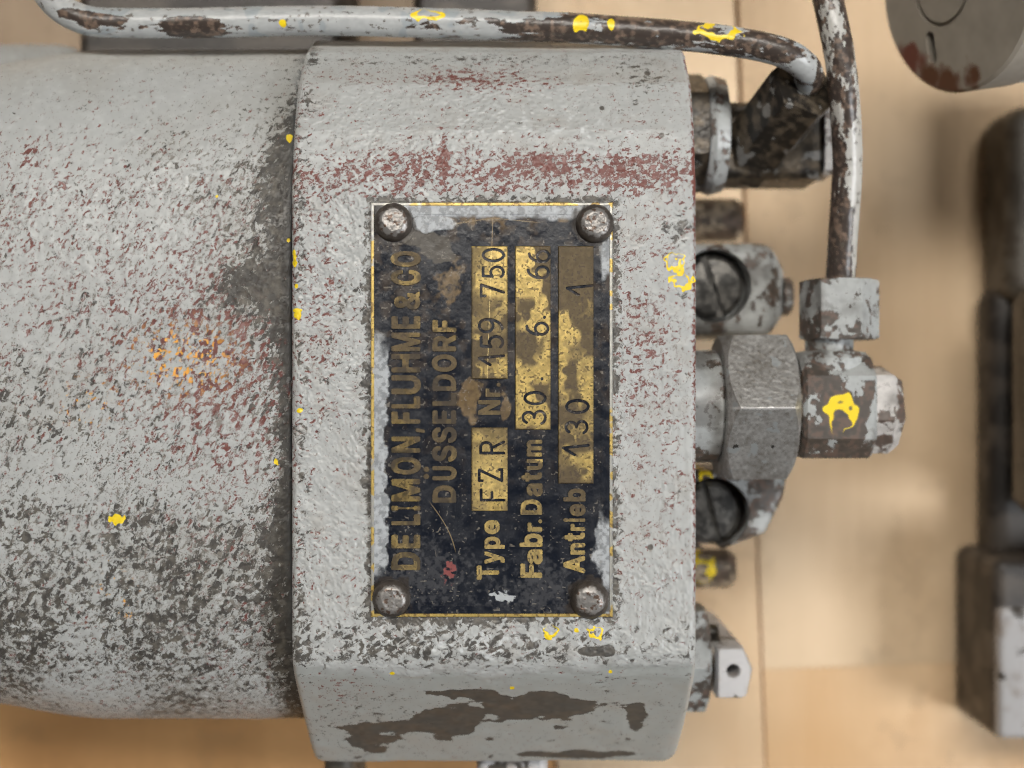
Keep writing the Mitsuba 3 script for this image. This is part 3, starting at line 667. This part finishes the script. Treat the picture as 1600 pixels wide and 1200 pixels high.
# ---- lower open fitting
OF = f'{PUMP}__open_fitting'
hx = Polygon([(48.2+dx, -62.6+dy) for dx, dy in ((-3.8, 5.6), (2.0, 5.6), (4.2, 0.6), (3.0, -5.0), (2.0, -5.8), (-3.9, -5.8))]).buffer(-.5).buffer(.5, quad_segs=3)
col = m3.Manifold.batch_hull([poly_prism(hx, 42, -81), poly_prism(hx.buffer(-.5), .5, -37.9)]) - lathe([(0, 0), (1.55, 0), (1.55, 20), (0, 20)], 32).translate([48.0, -62.2, -52])
add(OF, col, 'worn_light_paint', 25, 'upright hexagon stub with a round hole in its end')
add(f'{OF}__body_nut', place(hex_nut(22.0, 8.8, .5, .8), (34.3, -60.8, -46.5), (1, 0, 0), 30), 'nut_paint', 25)
add(f'{OF}__neck', place(lathe([(0, 0), (7, 0), (7, 3), (0, 3)], 40), (42.8, -60.8, -46.5), (1, 0, 0)), 'oily_steel')

# ------------------------------------------------------------------ neighbours on the table
RC = 'round_cover'
labels[RC] = {'label': 'round metal cover with a slotted hole, in the top right corner of the photo', 'category': 'machine part'}
c = at(1490, -20, -26); n = np.array([-.90, -.20, .39]); n /= np.linalg.norm(n)
disc = m3.Manifold.batch_hull([lathe([(0, 0), (21.6, 0), (21.6, 11.4), (0, 11.4)], 96).translate([0, 0, -12]), lathe([(0, 0), (20.9, 0), (20.9, .4), (0, .4)], 96).translate([0, 0, -.4])])
slot = m3.Manifold.batch_hull([m3.Manifold.cylinder(16, 1.3, 1.3, 24).translate([0, k, -11]) for k in (-2.2, 2.2)])
Rn = frame(n); loc = lambda pt: Rn.T @ (np.asarray(pt)-c)
def on_face(px, py):  # point of the cover's face seen at this photo position
    o = np.array([0, 0, D]); d = at(px, py, -26)-o; t = ((c-o) @ n)/(d @ n); return loc(o+d*t)
s0 = on_face(1455, 75); s1 = on_face(1450, 40)
ang = math.degrees(math.atan2(s1[1]-s0[1], s1[0]-s0[0]))-90
groove = lathe([(6.9, -.9), (7.8, -.9), (7.8, 2), (6.9, 2)], 72)
scene[RC] = {}; del scene[RC]; add(RC, place(disc - slot.rotate([0, 0, ang]).translate([s0[0], s0[1], 0]) - groove.translate([*on_face(1470, -18)[:2], 0]), c, n), 'cover_face_paint', 30)
add(f'{RC}__drum', place(lathe([(0, -30), (21.3, -30), (21.3, -11.9), (0, -11.9)], 96), c, n), 'cover_side_paint', 30)

SM = 'second_pump_casting'
labels[SM] = {'label': 'dark grimy blurred casting with lug and pale foot at the right edge', 'category': 'machine part'}
add(f'{SM}__body', place(lathe([(0, 0), (36, 0), (39, 4), (39, 52), (36, 56), (0, 56)], 96), (160, -32, -62), (0, 1, 0)), 'grimy_paint', 30)
add(f'{SM}__lug', rounded_box(126, 180, 21, 71, -104.8, -84, 5), 'grimy_paint', 40)
add(f'{SM}__shadow_slab', rounded_box(124, 180, -50, 26, -104.8, -92, 5), 'dark_casting', 40)  # added dark slab, standing in for the shadow between lug and foot
add(f'{SM}__foot', rounded_box(119, 180, -88, -43, -104.8, -76, 3), 'dark_casting', 40)  # dark colour carries the shade of the foot's left side
add(f'{SM}__foot_lit_top', rounded_box(119.6, 180, -87.4, -55, -79, -74.6, 1.6), 'lit_top_paint', 40)  # pale slab added so the top of the foot looks lit
